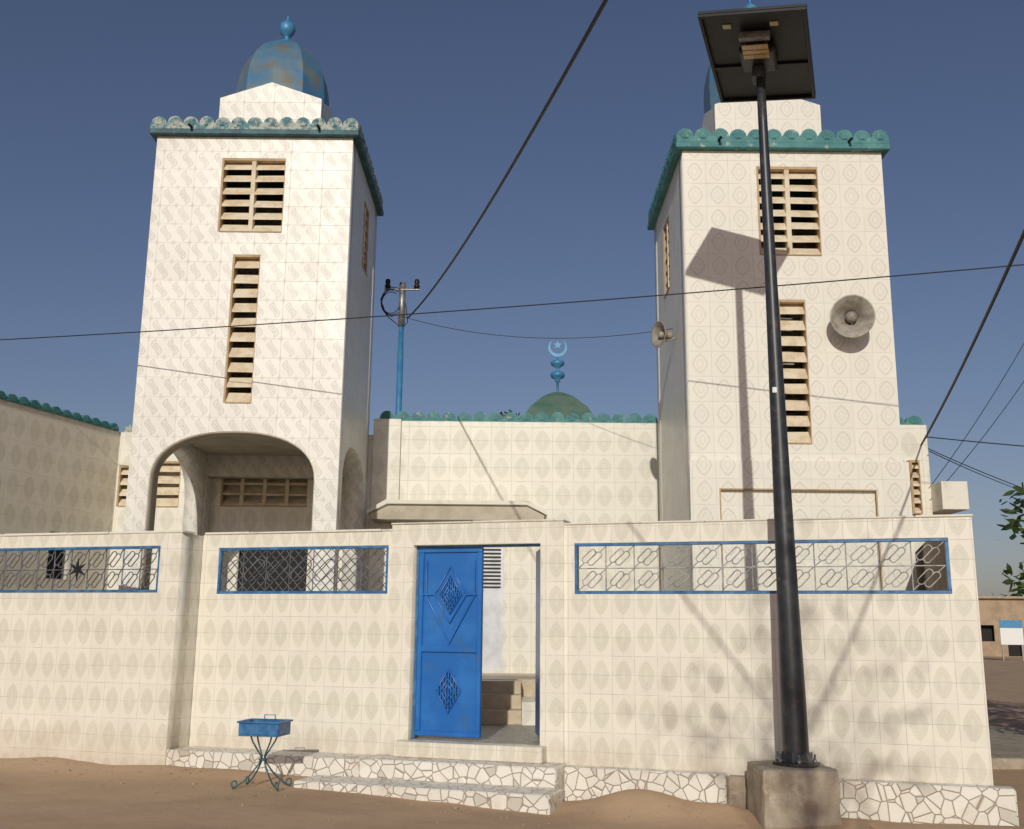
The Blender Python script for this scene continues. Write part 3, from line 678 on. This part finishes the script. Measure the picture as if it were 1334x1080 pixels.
# ------------------------------------------------------------------ trees
def leaves(mb,c,rad,n,s,sq=(1,1,.8)):
    for i in range(n):
        d=Vector((random.gauss(0,1),random.gauss(0,1),random.gauss(0,1))); d.normalize(); d*=rad*random.random()**.4
        p=Vector(c)+Vector((d.x*sq[0],d.y*sq[1],d.z*sq[2]))
        a=Vector((random.uniform(-1,1),random.uniform(-1,1),random.uniform(-.8,.4))).normalized()
        b=a.cross(Vector((random.uniform(-1,1),random.uniform(-1,1),random.uniform(-1,1)))).normalized()
        q=s*random.uniform(.6,1.3)
        vs=[mb.bm.verts.new(p+v) for v in (a*-q,a*-q*.3+b*q*.36,a*q*.4+b*q*.3,a*q,a*q*.4-b*q*.3,a*-q*.3-b*q*.36)]; mb.bm.faces.new(vs)
def tree(loc,h,crown,n,s,clumps,spread,seed,tr=.12,name='tree'):
    random.seed(seed); e=empty(name,loc); base=Vector(loc); top=base+Vector((random.uniform(-.3,.3),random.uniform(-.3,.3),h))
    mbk=MB()
    def cone(a,b,r0,r1,k=7):
        ax=(b-a); q=ax.to_track_quat('Z','Y'); 
        A=[mbk.bm.verts.new(a+q@Vector((r0*math.cos(t),r0*math.sin(t),0))) for t in [i*2*math.pi/k for i in range(k)]]
        B=[mbk.bm.verts.new(b+q@Vector((r1*math.cos(t),r1*math.sin(t),0))) for t in [i*2*math.pi/k for i in range(k)]]
        for i in range(k): mbk.bm.faces.new((A[i],A[(i+1)%k],B[(i+1)%k],B[i]))
    mid=base.lerp(top,.55)+Vector((random.uniform(-.1,.1),random.uniform(-.1,.1),0))
    cone(base-Vector((0,0,.2)),mid,tr,tr*.7); cone(mid,top,tr*.7,tr*.3)
    ml=MB()
    for i in range(clumps):
        a=random.uniform(0,2*math.pi); rr=spread*math.sqrt(random.random()); c=top+Vector((rr*math.cos(a),rr*math.sin(a),random.uniform(-.35,.75)*crown))
        st=base.lerp(top,random.uniform(.55,1)); md=st.lerp(c,.5)+Vector((random.uniform(-.1,.1),random.uniform(-.1,.1),.1))
        cone(st,md,tr*.3,tr*.18,5); cone(md,c,tr*.18,tr*.06,5)
        leaves(ml,c,crown*random.uniform(.28,.45),n,s)
    mbk.done('trunk_and_limbs',M['bark'],e,True); ml.done('crown',M['leaf'],e)
    return e
tree((7.9,12.0,0),2.45,1.5,55,.10,26,1.75,3,.10)
tree((9.6,16.0,0),2.2,1.3,70,.09,16,1.3,8,.10)
tree((-8.35,19.5,0),4.35,1.0,110,.09,10,.9,5)
tree((.1,20,0),4.95,.7,90,.08,7,.45,9)
# tree standing behind the camera: its thin crown throws the faint branch shadows seen on the wall
tree((1.05,-3.6,0),6.2,1.6,9,.06,34,1.05,21,.05)
random.seed(5)
# ------------------------------------------------------------------ background street on the right
def house(name,x,y,w,d,h,mat,ang2=0,win=3):
    e=empty(name,(x,y,0)); F=Frame((x,y),ang2)
    holes=[]
    for i in range(win):
        c=-w/2+w*(i+.5)/win
        holes.append(rect(c-.45,c+.45,1.0,2.1) if i!=1 else rect(c-.5,c+.5,.02,2.2))
        if h>5: holes.append(rect(c-.45,c+.45,h-2.1,h-1.0))
    slab('front',F,rect(-w/2,w/2,-.2,h),holes,-.25,0,mat,e)
    fbox('body',F,-w/2,w/2,-d,-.8,-.2,h-.3,mat,e,0); fbox('dark_rooms',F,-w/2+.25,w/2-.25,-.79,-.6,0,h-.4,M['dark'],e,0)
    fbox('roof_slab',F,-w/2-.3,w/2+.3,-d-.2,.3,h+.002,h+.16,M['concrete'],e)
    fbox('side_a',F,-w/2,-w/2+.2,-.8,-.252,-.2,h,mat,e,0); fbox('side_b',F,w/2-.2,w/2,-.8,-.252,-.2,h,mat,e,0)
    return e
M['ochre']=pbr('ochre_render',(.40,.30,.20),.9,col2=(.32,.23,.15),ns=1.5,bs=.3)
M['grey']=pbr('grey_render',(.42,.39,.35),.9,col2=(.3,.27,.24),ns=1.5)
house('roadside_house',35.5,72,7,8,3.9,M['ochre'],-.1,4)
house('roadside_house',48,80,9,8,4.0,M['grey'],-.1)
house('roadside_house',27,95,8,8,3.3,M['grey'],.1)
house('roadside_house',60,75,10,8,6.0,M['ochre'],-.2)
house('roadside_house',-40,70,12,8,4.0,M['ochre'],.1)
house('roadside_house',22,130,16,8,3.5,M['ochre'],0)
RB=empty('roadside_signboard',(29.0,61,0)); RF2=Frame((29.0,61),-.15)
fbox('board',RF2,-.5,.75,-.05,0,.9,2.3,M['white'],RB); fbox('blue_band',RF2,-.5,.75,.002,.01,1.85,2.3,M['bluemet'],RB)
fbox('post_a',RF2,-.45,-.38,-.13,-.052,-.1,2.2,M['alum'],RB); fbox('post_b',RF2,.63,.70,-.13,-.052,-.1,2.2,M['alum'],RB)
random.seed(11)
ml=MB()
for i in range(90):
    x=random.uniform(-120,160); y=random.uniform(120,170); leaves(ml,(x,y,random.uniform(1.0,3.2)),random.uniform(2,3.6),70,.7)
for x,y in ((36,84),(41,86),(31,100),(45,92),(52,95)): 
    for k in range(4): leaves(ml,(x+random.uniform(-2,2),y,random.uniform(2.4,4.4)),1.5,80,.35)
ml.done('distant_trees',M['leaf'])
wbox('concrete_pavement',5.3,7.6,12.2,17.5,-.1,.12,M['concrete'],None,.02)
# ------------------------------------------------------------------ camera, light, world
f=1340.;p=math.radians(11.8);r=math.radians(.55)
cam=bpy.data.cameras.new('camera'); cam.sensor_width=36; cam.lens=36*f/1334; cam.clip_end=4000; cam.clip_start=.05
co_=bpy.data.objects.new('camera',cam); COL.objects.link(co_)
co_.matrix_world=Matrix.Translation((0,0,1.5))@Matrix.Rotation(math.pi/2+p,4,'X')@Matrix.Rotation(r,4,'Z')
scn.camera=co_
d=Vector((.12,1,-.42))
su=bpy.data.lights.new('sun','SUN'); su.energy=2.6; su.angle=math.radians(.55); su.color=(1,.955,.86)
so=bpy.data.objects.new('sun',su); COL.objects.link(so); so.rotation_euler=d.to_track_quat('-Z','Y').to_euler(); so.location=(0,-20,20)
w=bpy.data.worlds.new('World'); scn.world=w; w.use_nodes=True; nt=w.node_tree
sk=nt.nodes.new('ShaderNodeTexSky'); sk.sky_type='NISHITA'; sk.sun_disc=False; sk.sun_elevation=math.radians(22.8); sk.sun_rotation=math.radians(187)
sk.dust_density=1.3; sk.air_density=1.0; sk.ozone_density=2.6
tint=mix(nt,1.0,S(nt,sk.outputs[0]),(1.0,.87,.92),'MULTIPLY')
nt.links.new(tint.k,nt.nodes['Background'].inputs[0]); nt.nodes['Background'].inputs[1].default_value=.064
scn.view_settings.view_transform='Standard'; scn.view_settings.look='None'; scn.view_settings.exposure=0
